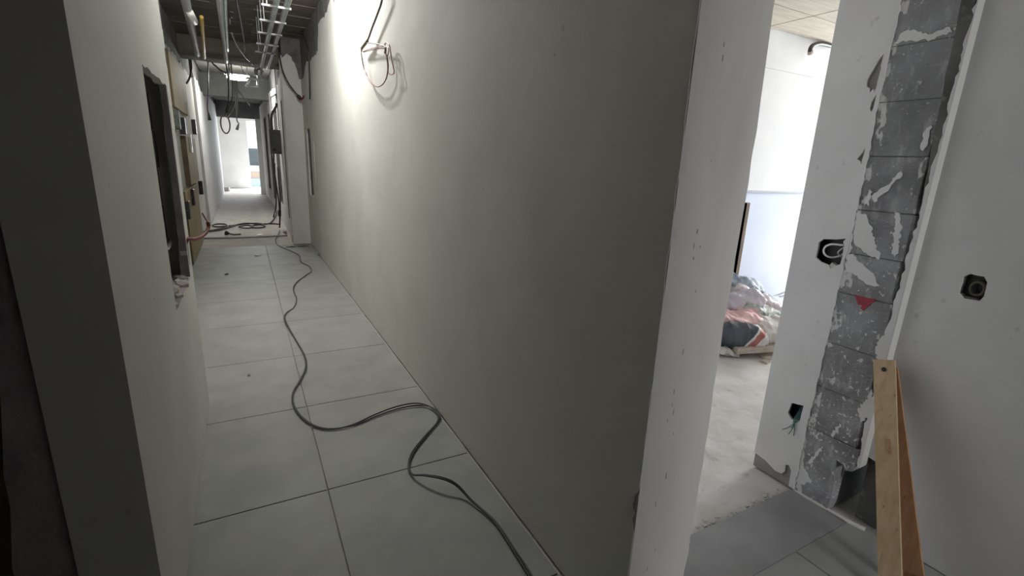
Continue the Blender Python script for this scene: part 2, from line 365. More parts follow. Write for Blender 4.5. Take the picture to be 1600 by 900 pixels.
# ---- the door jamb: courses of grey block, lime plaster on the far half
wj = struct(MB().box(2.475, 2.80, 1.02, 1.43, 0, ZS).box(2.475, 2.80, .935, 1.03, .30, ZS).obj('wall_doorway', RAW))
zj = [.0, .16, .38, .605, .835, 1.085, 1.27, 1.468, 1.70, 1.922, 2.14, 2.36, 2.58, 2.80, 3.02, 3.24, ZS]
R = random.Random(3)
foot_block = [(1.195, .0), (1.195, .378), (.948, .378)] + jag([(.945, .30), (.955, .262), (.985, .25), (1.0, .272), (1.03, .28), (1.018, .16), (1.022, .0)], .004, .03, 44)
MB().plate(foot_block, [], lambda u, v: (X_P + .002, u, v), (.07, 0, 0)).obj('concrete_block', BLOCK, wj)
for i, (z0, z1) in enumerate(zip(zj, zj[1:])):
    if i < 2: continue
    x0 = X_P + R.uniform(.000, .004)
    MB().bevbox(x0, 2.476, .962 + R.uniform(-.003, .003), 1.195, z0 + .0012, z1 - .0012, .0035).obj('concrete_block', BLOCK, wj)
MB().box(X_P + .0065, 2.476, .97, 1.19, .38, ZS).obj('mortar_bed', RAW, wj)
MB().plate(jag([(.938, 1.50), (.936, 2.0), (.934, ZS)], .003, .06, 60) + jag([(.985, ZS), (.978, 2.2), (.962, 1.75), (.945, 1.50)], .003, .05, 62), [], lambda u, v: (X_P - .0008, u, v), (.02, 0, 0)).obj('raw_arris', RAW, wj)
MB().plate([(.930, .30), (.930, ZS)] + jag([(.934, ZS), (.936, 2.3), (.937, 1.8), (.944, 1.5), (.950, 1.2), (.956, 1.0), (.965, .88), (.950, .8), (.946, .6), (.95, .5), (.938, .30)], .0055, .019, 64), [], lambda u, v: (X_P - .004, u, v), (.07, 0, 0)).obj('plaster_edge', PLASTER_W, wj)
# thin return of plaster on the near side of the jamb
l = [(X_P - .004, .30), (X_P - .004, ZS)]
MB().plate(l + [(X_RW + .005, ZS), (X_RW + .005, .30)], [], lambda u, v: (u, .9285, v), (0, .001, 0)).obj('plaster_return', PLASTER, wj)
# plaster with the chased boxes
hole_sw = jagloop([(1.197, 1.215), (1.197, 1.335), (1.235, 1.325), (1.295, 1.318), (1.312, 1.30), (1.313, 1.225), (1.285, 1.208), (1.245, 1.200), (1.235, 1.185), (1.22, 1.20)], .003, .03, 70)
hole_out = [(1.225, .475), (1.285, .462), (1.294, .40), (1.268, .375), (1.228, .385)]
chips = [[(1.205, 1.995), (1.205, 2.115), (1.216, 2.10), (1.232, 2.06), (1.248, 2.02), (1.244, 1.99), (1.232, 1.985), (1.226, 1.965), (1.216, 1.98), (1.210, 1.965)],
         [(1.199, 1.90), (1.199, 1.955), (1.212, 1.925), (1.213, 1.90), (1.205, 1.885)],
         [(1.199, 1.665), (1.197, 1.735), (1.208, 1.710), (1.218, 1.692), (1.222, 1.688), (1.207, 1.68)],
         [(1.21, 2.335), (1.21, 2.36), (1.26, 2.37), (1.25, 2.34)]]
chips = [jagloop(c, .002, .015, 80 + i) for i, c in enumerate(chips)]
nedge = jag([(1.186, .01), (1.190, .35), (1.182, .70), (1.184, 1.1), (1.178, 1.5), (1.186, 1.9), (1.182, 2.4), (1.184, ZS)], .004, .02, 71)
foot = [(1.215, .01), (1.218, .10), (1.235, .125), (1.252, .115), (1.25, .075), (1.262, .055), (1.30, .05), (1.36, .075), (1.43, .085)]
outer = nedge + [(1.43, ZS)] + foot[::-1]
MB().plate(outer, [hole_sw, hole_out] + chips, lambda u, v: (X_P - .006, u, v), (.013, 0, 0)).obj('plaster_coat', PLASTER_W, wj)
MB().plate(rect(1.185, 1.43, 0, ZS), [rect(1.190, 1.318, 1.184, 1.338), rect(1.221, 1.300, .369, .481)], lambda u, v: (X_P + .0065, u, v), (.07, 0, 0)).obj('render_coat', mat('render_grey', (.25, .24, .225), (.36, .345, .32), 8, .95, .6, 30), wj)
MB().plate(rect(X_P + .002, 2.80, .08, ZS), [], lambda u, v: (u, 1.432, v), (0, -.015, 0)).obj('plaster_end', PLASTER_W, wj)
# smears of plaster thrown over the blocks
R = random.Random(17)
def smear(pts, sd):
    MB().plate(jagloop([tuple((at(x, y, 'X', X_P).y, at(x, y, 'X', X_P).z)) for x, y in pts], .006, .009, sd), [], lambda u, v: (X_P - .0022, u, v), (.010, 0, 0)).obj('plaster_smear', PLASTER_W, wj)
smear([(1338, 332), (1352, 334), (1360, 352), (1366, 375), (1375, 400), (1373, 406), (1360, 400), (1346, 388), (1336, 382), (1334, 360)], 1)
smear([(1322, 392), (1334, 400), (1350, 415), (1362, 425), (1375, 446), (1367, 448), (1350, 440), (1336, 430), (1322, 420)], 2)
smear([(1398, 332), (1406, 334), (1408, 360), (1404, 392), (1398, 402), (1393, 396), (1397, 372)], 3)
smear([(1361, 308), (1385, 290), (1408, 268), (1410, 272), (1390, 294), (1366, 316)], 4)
smear([(1350, 318), (1358, 296), (1363, 300), (1357, 322)], 5)
smear([(1398, 68), (1408, 52), (1428, 46), (1450, 54), (1484, 42), (1488, 50), (1455, 62), (1425, 63)], 6)
smear([(1368, 548), (1374, 530), (1386, 522), (1390, 540), (1384, 562), (1372, 566)], 7)
smear([(1340, 640), (1352, 628), (1362, 608), (1364, 622), (1358, 650), (1346, 660)], 8)
smear([(1298, 680), (1312, 662), (1314, 664), (1302, 684)], 9)
smear([(1262, 722), (1284, 698), (1286, 700), (1266, 726)], 10)
smear([(1244, 752), (1252, 728), (1262, 742), (1268, 752), (1256, 758)], 11)
smear([(1438, 228), (1448, 200), (1456, 196), (1450, 222), (1442, 236)], 12)
smear([(1318, 380), (1330, 352), (1334, 356), (1330, 390), (1322, 400)], 13)
lab(MB().plate([(at(x, y, 'X', X_P).y, at(x, y, 'X', X_P).z) for x, y in ((1336, 461), (1355, 465), (1370, 468), (1358, 477), (1349, 486), (1345, 482), (1347, 477), (1341, 476))], [], lambda u, v: (X_P - .0015, u, v), (.006, 0, 0)).obj('red_mark', REDTAPE, wj), 'dark red painted wedge')
# cement fillet along the foot of the jamb
mb = MB(); mb.tube([(X_P + .004, 1.19, .002), (X_P + .0, 1.10, .004), (X_P + .01, 1.0, .003), (X_P + .012, .93, .003), (X_P + .03, .86, .0)], lambda t: .007 + .006 * t, 8); mb.obj('cement_fillet', SCREED, wj)

# ---- right wall, nearest: plaster over concrete, broken off at the foot beside the jamb
wn = struct(MB().box(2.50, 2.80, -4.0, .935, 0, ZS).obj('wall_near_right', RAW))
hole_c = jagloop([(.712, 1.26), (.755, 1.262), (.773, 1.245), (.772, 1.18), (.752, 1.163), (.705, 1.165), (.697, 1.185), (.699, 1.24)], .002, .02, 90)
brk = jag([(.93, .345), (.90, .34), (.87, .31), (.83, .27), (.80, .16), (.77, .0)], .008, .03, 91)
MB().plate([(-4.0, 0), (-4.0, ZS), (.93, ZS)] + brk, [hole_c], lambda u, v: (X_RW, u, v), (.04, 0, 0)).obj('plaster_coat', PLASTER_W, wn)
# unseen passage added to steer the fill light, and the wall behind the camera
struct(MB().box(1.20, 1.35, -4.0, -.7, 0, ZS).obj('wall_added_baffle', RAW))  # unseen wall added to keep the fill off the left wall's end
struct(MB().box(-3, 1.35, -.85, -.70, 0, ZS).obj('wall_back', RAW))
struct(MB().plate(rect(1.2, 2.6, 0, ZS), [rect(1.45, 2.45, 1.0, 2.8)], lambda u, v: (u, -4.0, v), (0, -.15, 0)).obj('wall_added_end', PLASTER))  # unseen end of the added passage

# ---- storeroom seen through the doorway
sb = struct(MB().box(1.27, 10.2, 3.6, 3.8, 0, ZS).obj('wall_storeroom_back', mat('wall_skylight_tint', (.60, .65, .75), (.66, .70, .80), 2, .8, .1, 20)))  # blue of the window's skylight put into the wall colour
lab(MB().bevbox(1.28, 6.05, 3.565, 3.61, 1.425, 2.70, .006).obj('plaster_panel', PLASTER_R, sb), 'thicker upper coat of white plaster')
lab(MB().bevbox(1.28, 10.0, 3.572, 3.61, 2.695, 3.08, .004).obj('plaster_band', PLASTER_R, sb), 'plaster band under the ceiling')
lab(MB().bevbox(1.28, 6.05, 3.57, 3.61, 1.405, 1.428, .004).obj('ledge', mat('ledge_grey', (.45, .47, .50), (.5, .52, .55), 5, .8), sb), 'narrow grey ledge below the upper plaster')
struct(MB().plate(rect(1.43, 3.6, 0, ZS), [rect(1.85, 3.45, .8, 2.75)], lambda u, v: (10.0, u, v), (.2, 0, 0)).obj('wall_storeroom_side', PLASTER_R))
struct(MB().box(2.80, 10.2, 1.23, 1.43, 0, ZS).obj('wall_storeroom_front', PLASTER_R))
wn1 = struct(MB().box(10.06, 10.10, 1.85, 1.90, .8, 2.75).box(10.06, 10.10, 3.40, 3.45, .8, 2.75).box(10.06, 10.10, 1.85, 3.45, .8, .85).box(10.06, 10.10, 1.85, 3.45, 2.70, 2.75).obj('window_1', METAL))
cs = struct(MB().box(1.28, 10.0, .96, 3.6, 3.085, 3.3).obj('ceiling_storeroom', GROUT))
pa, pb = at(1260, 22, 'Z', 3.07), at(1262, 27, 'Z', 3.07)
xs = [1.28, pb.x - 2.44, pb.x - 1.22, pb.x, pb.x + 1.22, pb.x + 2.44, pb.x + 3.66, 10.0]; yy = [.97, pa.y - .61, pa.y, 3.57]
for x0, x1 in zip(xs, xs[1:]):
    for y0, y1 in zip(yy, yy[1:]):
        if x1 > x0 and y1 > y0: MB().bevbox(x0 + .007, x1 - .007, y0 + .006, y1 - .006, 3.07, 3.09, .003).obj('ceiling_panel', SLAB_L, cs)

# ================================================================== THINGS
# ---- twin extension cable down the corridor floor
pix = [(835, 915, .012), (825, 897, .012), (803, 862, .012), (772, 815, .014), (735, 781, .02), (712, 758, .05), (690, 748, .065), (662, 743, .05), (643, 741, .016), (638, 726, .010), (645, 705, .010), (665, 680, .010), (682, 661, .012), (684, 648, .016), (671, 635, .018), (650, 630, .016), (620, 635, .012), (585, 648, .010), (555, 662, .010), (525, 670, .010), (500, 669, .010), (480, 660, .010), (465, 645, .010), (457, 628, .010), (458, 612, .010), (468, 595, .010), (477, 575, .010), (475, 555, .010), (463, 533, .010), (452, 515, .010), (444, 499, .010), (447, 489, .010), (459, 480, .010), (463, 467, .010), (458, 452, .010), (463, 441, .010), (479, 429, .010), (486, 424, .010), (483, 416, .010), (470, 409, .010), (467, 399, .010), (452, 391, .010), (436, 384, .010), (430, 376, .010), (433, 369, .010), (437, 360, .010)]
P = [at(x, y, 'Z', z) for x, y, z in pix]
ext = thing('extension_cable', 'long black twin extension cable snaking along the grey corridor tiles', 'cable', P[8])
MB().tube(P, .0046, 8, 6).obj('cable_strand', CABLE, ext)
Rn = random.Random(5); Q = []
for i, p in enumerate(P):
    j = (i * 7) % 5 - 2
    off = Vector((.007 + .003 * math.sin(i * 1.3), .004 * math.cos(i), 0))
    if 13 <= i <= 18: off = Vector((.012, -.035 + .012 * abs(15.5 - i), -.002))
    Q.append(p + off)
MB().tube(Q, .0044, 8, 6).obj('cable_strand', CABLE, ext)

# ---- tangled cable loops across the corridor floor
def floorpath(pts, z=.012): return [at(x, y, 'Z', z) for x, y in pts]
a = thing('cable_coil', 'loops of dark cable tangled across the floor beyond the tiles', 'cable', at(385, 352, 'Z', 0))
MB().tube(floorpath([(318, 361), (330, 360), (345, 357), (356, 354), (352, 350.5), (340, 350), (332, 352), (340, 354.5), (358, 353), (372, 351), (385, 349.5), (400, 349), (416, 350), (424, 347), (430, 338), (432, 330)]), .016, 6, 5).obj('cable_strand', CABLE, a)
MB().tube(floorpath([(322, 362), (345, 359), (362, 354), (375, 350), (390, 349), (408, 351), (414, 354), (405, 356), (392, 355), (398, 352), (420, 349.5), (438, 350.5)]), .016, 6, 5).obj('cable_strand', CABLE, a)
MB().tube(floorpath([(374, 354), (384, 352), (394, 353), (392, 356), (382, 356.5), (374, 355)]), .014, 6, 5, closed=True).obj('cable_loop', CABLE, a)
tag(MB().tube([at(318, 372.5, 'Z', .015), at(352, 372, 'Z', .015), at(400, 370.5, 'Z', .015), at(449, 368, 'Z', .015)], .016, 6, 3).obj('floor_rod', PIPE), 'thin grey rod lying straight across the corridor floor', 'rod')
pl = thing('power_plug', 'black plug on a short lead left of the rod on the floor', 'plug', at(356, 365, 'Z', 0))
MB().tube([at(353, 364, 'Z', .05), at(357, 365, 'Z', .04)], lambda t: .05 - .02 * t, 8, 3).obj('plug_body', BLACKP, pl)
MB().tube([at(357, 365, 'Z', .03), at(366, 366.5, 'Z', .015), at(376, 366, 'Z', .012)], .016, 6, 4).obj('lead', CABLE, pl)
def scrap(px, py, w, d, m, name, label, cat, seed, ang=0, h=.012):
    c = at(px, py, 'Z', h); R = random.Random(seed)
    pts = [(c.x + w * math.cos(a + ang) * R.uniform(.7, 1), c.y + d * math.sin(a + ang) * R.uniform(.7, 1)) for a in [k * math.pi / 4 for k in range(8)]]
    return tag(MB().plate(pts, [], lambda u, v: (u, v, h + .004 * math.sin(40 * u)), (0, 0, -h + .001)).obj(name, m), label, cat)
scrap(405, 366.5, .06, .10, WHITE, 'paper_scrap', 'bright white scrap lying just behind the rod', 'scrap', 1)
scrap(402, 398, .05, .07, PLASTER_R, 'paper_scrap', 'dull pale scrap on the tiles near the centre joint', 'scrap', 2)
scrap(354, 427.5, .03, .04, BLACKP, 'tile_chip', 'small black chip alone on the left-hand tiles', 'chip', 3)
scrap(456, 385, .10, .035, STEEL, 'tile_shard', 'dark shard on the floor beside the cable, left of two', 'shard', 4)
scrap(474, 384, .11, .035, STEEL, 'tile_shard', 'dark shard on the floor by the pilaster, right of two', 'shard', 5)
scrap(500, 396, .05, .10, REVEAL, 'mortar_lump', 'crumb of mortar against the foot of the right wall', 'mortar', 6, h=.03)
scrap(445, 361, .05, .10, REVEAL, 'mortar_lump', 'dark lump of mortar at the far foot of the pilaster', 'mortar', 7, h=.04)
scrap(389, 548 + 38, .012, .02, STEEL, 'tile_chip', 'tiny dark speck on the tiles left of the centre joint', 'chip', 8, h=.005)

# ---- loop of wire hanging beside the right wall
def wall_wire(pts, x): return [at(540 + px / 6, py / 6, 'X', x) for px, py in pts]
wc = thing('wire_coil', 'loop of dark brown and copper wires hanging against the right wall', 'wire', at(586, 75, 'X', .955))
lead = [(.955, 4.1, 3.49)] + wall_wire([(337, -120), (338, 0), (300, 120), (250, 250), (215, 350), (190, 400), (160, 440), (145, 478)], .955)
MB().tube(lead, .0055, 6, 5).obj('hanging_lead', BROWNW, wc)
MB().tube([Vector(p) + Vector((.008, .012, .0)) for p in lead[1:]], .004, 6, 5).obj('hanging_lead', BROWNW, wc)
MB().tube(wall_wire([(145, 478), (155, 560), (175, 660), (215, 750), (275, 808), (330, 805), (378, 745), (398, 650), (395, 570), (378, 500), (372, 440), (300, 412), (195, 402)], .95), .0042, 6, 6).obj('wire_loop', BROWNW, wc)
MB().tube(wall_wire([(145, 480), (165, 590), (190, 680), (240, 765), (300, 812), (360, 778), (392, 680), (388, 560), (365, 500), (362, 455), (260, 465), (165, 490)], .965), .0038, 6, 6).obj('wire_loop', COPPER, wc)
MB().tube(wall_wire([(160, 485), (230, 458), (320, 440), (385, 438), (405, 470), (385, 540), (372, 480), (368, 420), (385, 400), (412, 430), (432, 560), (455, 675), (430, 700), (402, 682), (396, 640)], .958), .0038, 6, 6).obj('wire_loop', COPPER, wc)
MB().tube(wall_wire([(205, 385), (180, 415), (150, 455)], .953), .012, 8, 4).obj('tape_wrap', mat('tape_olive', (.12, .12, .05), (.16, .16, .07), 20, .6), wc)

# ---- timbers leaning in the corner by the jamb
def timber(p0, p1, w, t, side, m, name, label, hole=None):
    """board from foot p0 to head p1; side = direction of its width"""
    p0, p1 = Vector(p0), Vector(p1); ax = (p1 - p0).normalized(); s = (side - ax * side.dot(ax)).normalized(); n = ax.cross(s).normalized()
    if n.x > 0: n = -n
    L = (p1 - p0).length
    root = thing(name, label, 'timber', p0)
    hs = []
    if hole: hs = [[(hole[0] + hole[2] * math.cos(a), hole[1] + hole[2] * math.sin(a)) for a in [k * math.pi / 7 for k in range(14)]]]
    f = lambda u, v: p0 + s * u + ax * v + n * t
    MB().plate(jag([(-w / 2, 0), (w / 2, 0)], .002, .02, 1) + [(w / 2, L), (-w / 2, L)], hs, f, -n * t).obj('board', m, root)
    return root, s, ax, n, p0, L
hd, ft = at(1383, 563, 'X', 2.385), at(1393, 935, 'Z', .0)
tA, s, ax, n, p0, L = timber(ft, hd, .076, .02, Vector((.10, -1, 0)), WOODP, 'leaning_timber', 'pale timber with a drilled hole leaning in the corner by the block jamb')
c = p0 + ax * (L - .042) + n * .0222
MB().tube([c - n * .004, c + n * .0009], .0095, 14, 2).obj('drilled_hole', BLACK, tA)
c = p0 + ax * (L - .36) + n * .0222 + s * .01
MB().obox(c, s, ax, n, .004, .03, .0006).obj('knot', WOODR, tA)
hd, ft = at(1385, 575, 'X', 2.42), at(1417, 930, 'Z', .0) + Vector((.03, -.012, 0))
tB, s2, ax2, n2, q0, L2 = timber(ft, hd, .085, .018, Vector((.10, -1, 0)), WOODR, 'leaning_timber', 'reddish timber leaning close behind the pale drilled one')
c = q0 + ax2 * .075 + n2 * .02 - s2 * -.02
MB().tube([c, c + n2 * .018], .004, 6, 2).obj('nail', STEEL, tB)

# ---- flush boxes in the walls
def flush_box(name, label, px, y0, y1, z0, z1, depth):
    t = thing(name, label, 'electrical box', (px, (y0 + y1) / 2, z0))
    mb = MB(); x1 = px + depth
    mb.box(x1 - .004, x1, y0, y1, z0, z1).box(px + .004, x1, y0 - .003, y0, z0, z1).box(px + .004, x1, y1, y1 + .003, z0, z1).box(px + .004, x1, y0, y1, z0 - .003, z0).box(px + .004, x1, y0, y1, z1, z1 + .003)
    mb.obj('box_shell', BLACKP, t); return t
b = flush_box('switch_box', 'open black switch box with white wire in the white jamb plaster', X_P + .005, 1.193, 1.315, 1.187, 1.335, .055)
w = [(X_P + .035, 1.20, 1.305), (X_P - .004, 1.21, 1.303), (X_P - .008, 1.25, 1.300), (X_P - .006, 1.277, 1.285), (X_P - .004, 1.283, 1.262), (X_P + .002, 1.272, 1.243), (X_P + .016, 1.25, 1.236), (X_P + .03, 1.22, 1.25), (X_P + .04, 1.205, 1.275)]
MB().tube(w, .0045, 8, 6).obj('white_wire', WHITE, b)
MB().tube([(X_P + .04, 1.22, 1.24), (X_P + .01, 1.225, 1.262), (X_P + .005, 1.21, 1.285), (X_P + .03, 1.20, 1.30)], .003, 6, 5).obj('thin_wire', WHITE, b)
MB().obox((X_P + .01, 1.232, 1.197), Vector((1, 0, 0)), Vector((0, .9, .4)).normalized(), Vector((0, -.4, .9)).normalized(), .012, .012, .014).obj('mortar_chunk', SCREED, b)
b = flush_box('outlet_box', 'small open outlet box trailing green wires low in the white jamb plaster', X_P + .005, 1.224, 1.297, .372, .478, .055)
for k, (x, y) in enumerate(((1232, 662), (1238, 668), (1244, 676), (1222, 672))):
    e = at([1222, 1232, 1240, 1236][k], [671, 678, 681, 668][k], 'X', X_P - [.03, .025, .02, .04][k])
    MB().tube([(X_P + .05, 1.24 + k * .006, .46), (X_P + .012, 1.238 + k * .005, .42), (X_P - .012, 1.236 + k * .006, .385), (Vector((X_P - .015, 1.24, .36)) + e) / 2, e], .0022, 6, 5).obj('green_wire', GREENW, b)
b = flush_box('conduit_box', 'open black box with a conduit mouth in the bare right wall', X_RW + .006, .695, .775, 1.16, 1.264, .034)
ring = [(X_RW + .016, .725 + .021 * math.cos(a), 1.207 + .026 * math.sin(a)) for a in [k * math.pi / 8 for k in range(16)]]
MB().tube(ring, .0065, 8, 1, closed=True).obj('conduit_mouth', mat('conduit_olive', (.07, .065, .045), (.10, .09, .06), 9, .5), b)
MB().obox((X_RW + .012, .735, 1.168), Vector((1, 0, 0)), Vector((0, 1, 0)), Vector((0, 0, 1)), .006, .02, .004).obj('box_lip', STEEL, b)

# ---- rubble sacks in the storeroom
def sack(px, py, Y, L, Wd, H, yaw, tilt, m, label, seed, roll=0, name='rubble_sack', cat='sack', group='rubble sacks heaped in the storeroom'):
    c = at(px, py, 'Y', Y); R = random.Random(seed); mb = MB(); nu, nv = 44, 28
    Mx = Matrix.Rotation(yaw, 3, 'Z') @ Matrix.Rotation(tilt, 3, 'Y') @ Matrix.Rotation(roll, 3, 'X'); off = Vector((seed * 3.7, seed * 1.3, 0)); vs = []
    for i in range(nu + 1):
        t = -1 + 2 * i / nu
        prof = (1 - abs(t) ** 5) ** .5 if abs(t) < 1 else 0
        for k in range(nv):
            a = 2 * math.pi * k / nv; ca, sa = math.cos(a), math.sin(a)
            y = math.copysign(abs(ca) ** .75, ca) * (.55 + .45 * prof if abs(t) < .97 else .5); z = math.copysign(abs(sa) ** .8, sa) * max(prof, .06)
            p = Vector((t * L / 2, y * Wd / 2, z * H / 2))
            cr = 1 - abs(noise.noise(p * 13 + off * 2)) * 2
            p += Vector((0, 0, 1)) * noise.noise(p * 7 + off) * .05 + Vector((1, 0, 0)) * noise.noise(p * 11 - off) * .025 + p.normalized() * (cr ** 3 * .022 if cr > 0 else 0) + Vector((0, .014, .016)) * noise.noise(p * 30 + off)
            vs.append(c + Mx @ p)
    fs = [(i * nv + k, i * nv + (k + 1) % nv, (i + 1) * nv + (k + 1) % nv, (i + 1) * nv + k) for i in range(nu) for k in range(nv)] + [tuple(range(nv))[::-1], tuple(nu * nv + k for k in range(nv))]
    mb.add(vs, fs, True)
    o = mb.obj(name, m); return tag(o, label, cat, group)
def sackmat(name, c, c2, sc=6): return mat(name, c, c2, sc, .6, .5, 14)
SW = sackmat('sack_white', (.62, .58, .53), (.76, .73, .68)); SPK = sackmat('sack_pink', (.62, .36, .36), (.74, .50, .48)); SLV = sackmat('sack_lavender', (.54, .50, .55), (.66, .62, .67))
SBL = sackmat('sack_blue', (.26, .32, .38), (.44, .50, .56)); SDK = sackmat('sack_dark', (.065, .075, .09), (.10, .11, .13)); SGR = sackmat('sack_silver', (.24, .27, .22), (.66, .67, .62), 18); 
def printed():
    m = sackmat('sack_printed', (.065, .075, .09), (.10, .11, .13)); nt = m.node_tree; N = nt.nodes; L = nt.links; b = N['Principled BSDF']
    base = b.inputs['Base Color'].links[0].from_socket; tc = N.new('ShaderNodeTexCoord'); sp_ = N.new('ShaderNodeSeparateXYZ'); L.new(tc.outputs['Generated'], sp_.inputs[0])
    c0 = at(1146, 523, 'Y', 2.72); vd = N.new('ShaderNodeVectorMath'); vd.operation = 'SUBTRACT'; vd.inputs[1].default_value = c0 - Vector((.5, 0, 0)); L.new(tc.outputs['Object'], vd.inputs[0])
    ma = N.new('ShaderNodeVectorMath'); ma.operation = 'DOT_PRODUCT'; ma.inputs[1].default_value = (.87, -.48, -.8); L.new(vd.outputs[0], ma.inputs[0])
    r = N.new('ShaderNodeValToRGB'); r.color_ramp.interpolation = 'CONSTANT'; e = r.color_ramp.elements
    e[0].position = 0; e[0].color = (0, 0, 0, 1); e[1].position = .505; e[1].color = (1, 1, 1, 1)
    r2 = N.new('ShaderNodeValToRGB'); r2.color_ramp.interpolation = 'CONSTANT'; e = r2.color_ramp.elements
    e[0].position = 0; e[0].color = (.68, .66, .64, 1); e[1].position = .535; e[1].color = (.42, .15, .12, 1); k = e.new(.605); k.color = (.68, .66, .64, 1)
    L.new(ma.outputs['Value'], r.inputs[0]); L.new(ma.outputs['Value'], r2.inputs[0])
    mx = N.new('ShaderNodeMixRGB'); L.new(r.outputs[0], mx.inputs[0]); L.new(base, mx.inputs[1]); L.new(r2.outputs[0], mx.inputs[2]); L.new(mx.outputs[0], b.inputs['Base Color'])
    return m
SPR = printed()
SPB = sackmat('sack_paleblue', (.54, .58, .66), (.68, .72, .80))
PI = math.pi
sack(1197, 517, 2.62, .56, .36, .20, -.45, -.14, SW, 'big creamy white sack at the front of the heap, lowest on the right', 1)
d = sack(1150, 523, 2.72, .48, .36, .26, -.50, .1, SPR, 'black printed sack with red and white stripes, lowest on the left', 2)
sack(1145, 499, 2.84, .50, .32, .15, -.3, .05, SPK, 'salmon pink sack bulging on top of the black one', 3)
sack(1165, 484, 2.95, .34, .26, .17, .3, -.3, SPK, 'small rosy sack end tucked under the crumpled silver sack', 4)
sack(1181, 487, 2.92, .46, .28, .16, -.4, .30, SGR, 'crumpled silver green sack in the middle of the heap', 5)
sack(1212, 493, 2.95, .46, .30, .14, -.3, .12, SLV, 'flat mauve white sack right of the silver one', 6)
sack(1150, 472, 3.06, .50, .32, .20, -.6, -.25, SLV, 'mauve sack standing on end at the left side of the heap', 7)
sack(1176, 466, 3.12, .60, .30, .14, -.4, .38, sackmat('sack_rose', (.62, .54, .55), (.74, .67, .67)), 'long pale rose sack sloping down to the right', 8)
sack(1205, 476, 3.22, .42, .30, .15, .2, .1, SPB, 'crumpled pale blue sack against the back wall, far right', 9)
sack(1152, 442, 3.28, .52, .32, .14, -.5, .25, SBL, 'slate blue sack on the very top of the heap', 10)
sack(1228, 484, 3.30, .5, .36, .24, 0, 0, SPB, 'wide pale sack behind the jamb at the right end', 13)
sack(1140, 490, 3.30, .8, .36, .30, 0, 0, SLV, 'broad dusty sack buried at the core of the heap', 14)
sack(1131, 547, 2.70, .24, .20, .06, -.3, .3, SW, 'small white torn sack alone on the floor at the left', 15)
# timber and tile offcuts at the foot of the heap
def offcut(px, py, Y, L, Wd, H, yaw, m, label, tilt=0):
    c = at(px, py, 'Y', Y)
    if Y < 2.5 or c.z < H / 2 - .012: c = at(px, py, 'Z', H / 2 - .012)
    Mx = Matrix.Rotation(yaw, 3, 'Z') @ Matrix.Rotation(tilt, 3, 'Y')
    o = MB().obox(c, Mx @ Vector((1, 0, 0)), Mx @ Vector((0, 1, 0)), Mx @ Vector((0, 0, 1)), L / 2, Wd / 2, H / 2).obj('wood_offcut', m)
    return tag(o, label, 'offcut', 'wood offcuts at the foot of the sacks')
offcut(1186, 543, 2.52, .50, .12, .05, -.35, WOODG, 'long grey brown plank end lying before the white sack', -.05)
offcut(1203, 534, 2.60, .28, .12, .04, -.5, WOODG, 'plank end lying under the big white sack')
offcut(1194, 551, 2.42, .18, .10, .03, -.8, WOODG, 'short plank end in front of the long plank')
offcut(1198, 558, 2.36, .10, .08, .02, -.3, WOODG, 'thin splinter of plank nearer the jamb')
offcut(1196, 565, 2.30, .07, .06, .018, .2, WOODG, 'smallest chip of wood nearest the doorway')
tag(MB().tube([at(1183, 470, 'Y', 3.30), at(1205, 464, 'Y', 3.34), at(1228, 456, 'Y', 3.38)], .009, 6, 4).obj('steel_rod', STEEL), 'thin dark rod slanting above the sacks to the right', 'rod')
for k, (x0, x1, m_, lb) in enumerate(((1147, 1152.5, mat('wood_brown', (.16, .11, .07), (.22, .16, .11), 4), 'dark brown board upright at the left edge of the doorway view'), (1153.5, 1157, mat('wood_dark', (.12, .08, .05), (.18, .12, .08), 4), 'narrow darker strip upright right of the brown board'))):
    a0, a1 = at(x0 - 5, 428, 'Y', 3.5), at(x1 - 5, 428, 'Y', 3.5)
    tag(MB().bevbox(a0.x - .08, a1.x - .0, 3.48, 3.52, .0, 1.30, .003).obj('upright_board', m_), lb, 'board')
hose = thing('conduit_stub', 'black conduit stub curving out under the storeroom ceiling', 'conduit', at(1268, 76, 'Y', 3.5))
MB().tube([at(1266, 84, 'Y', 3.50), at(1266, 77, 'Y', 3.49), at(1270, 71, 'Y', 3.50), at(1282, 68, 'Y', 3.52), at(1300, 72, 'Y', 3.55)], .022, 8, 5).obj('conduit', BLACKP, hose)
MB().tube([at(1266, 80, 'Y', 3.495), at(1266, 84.5, 'Y', 3.50)], .028, 8, 2).obj('conduit_collar', WOODG, hose)

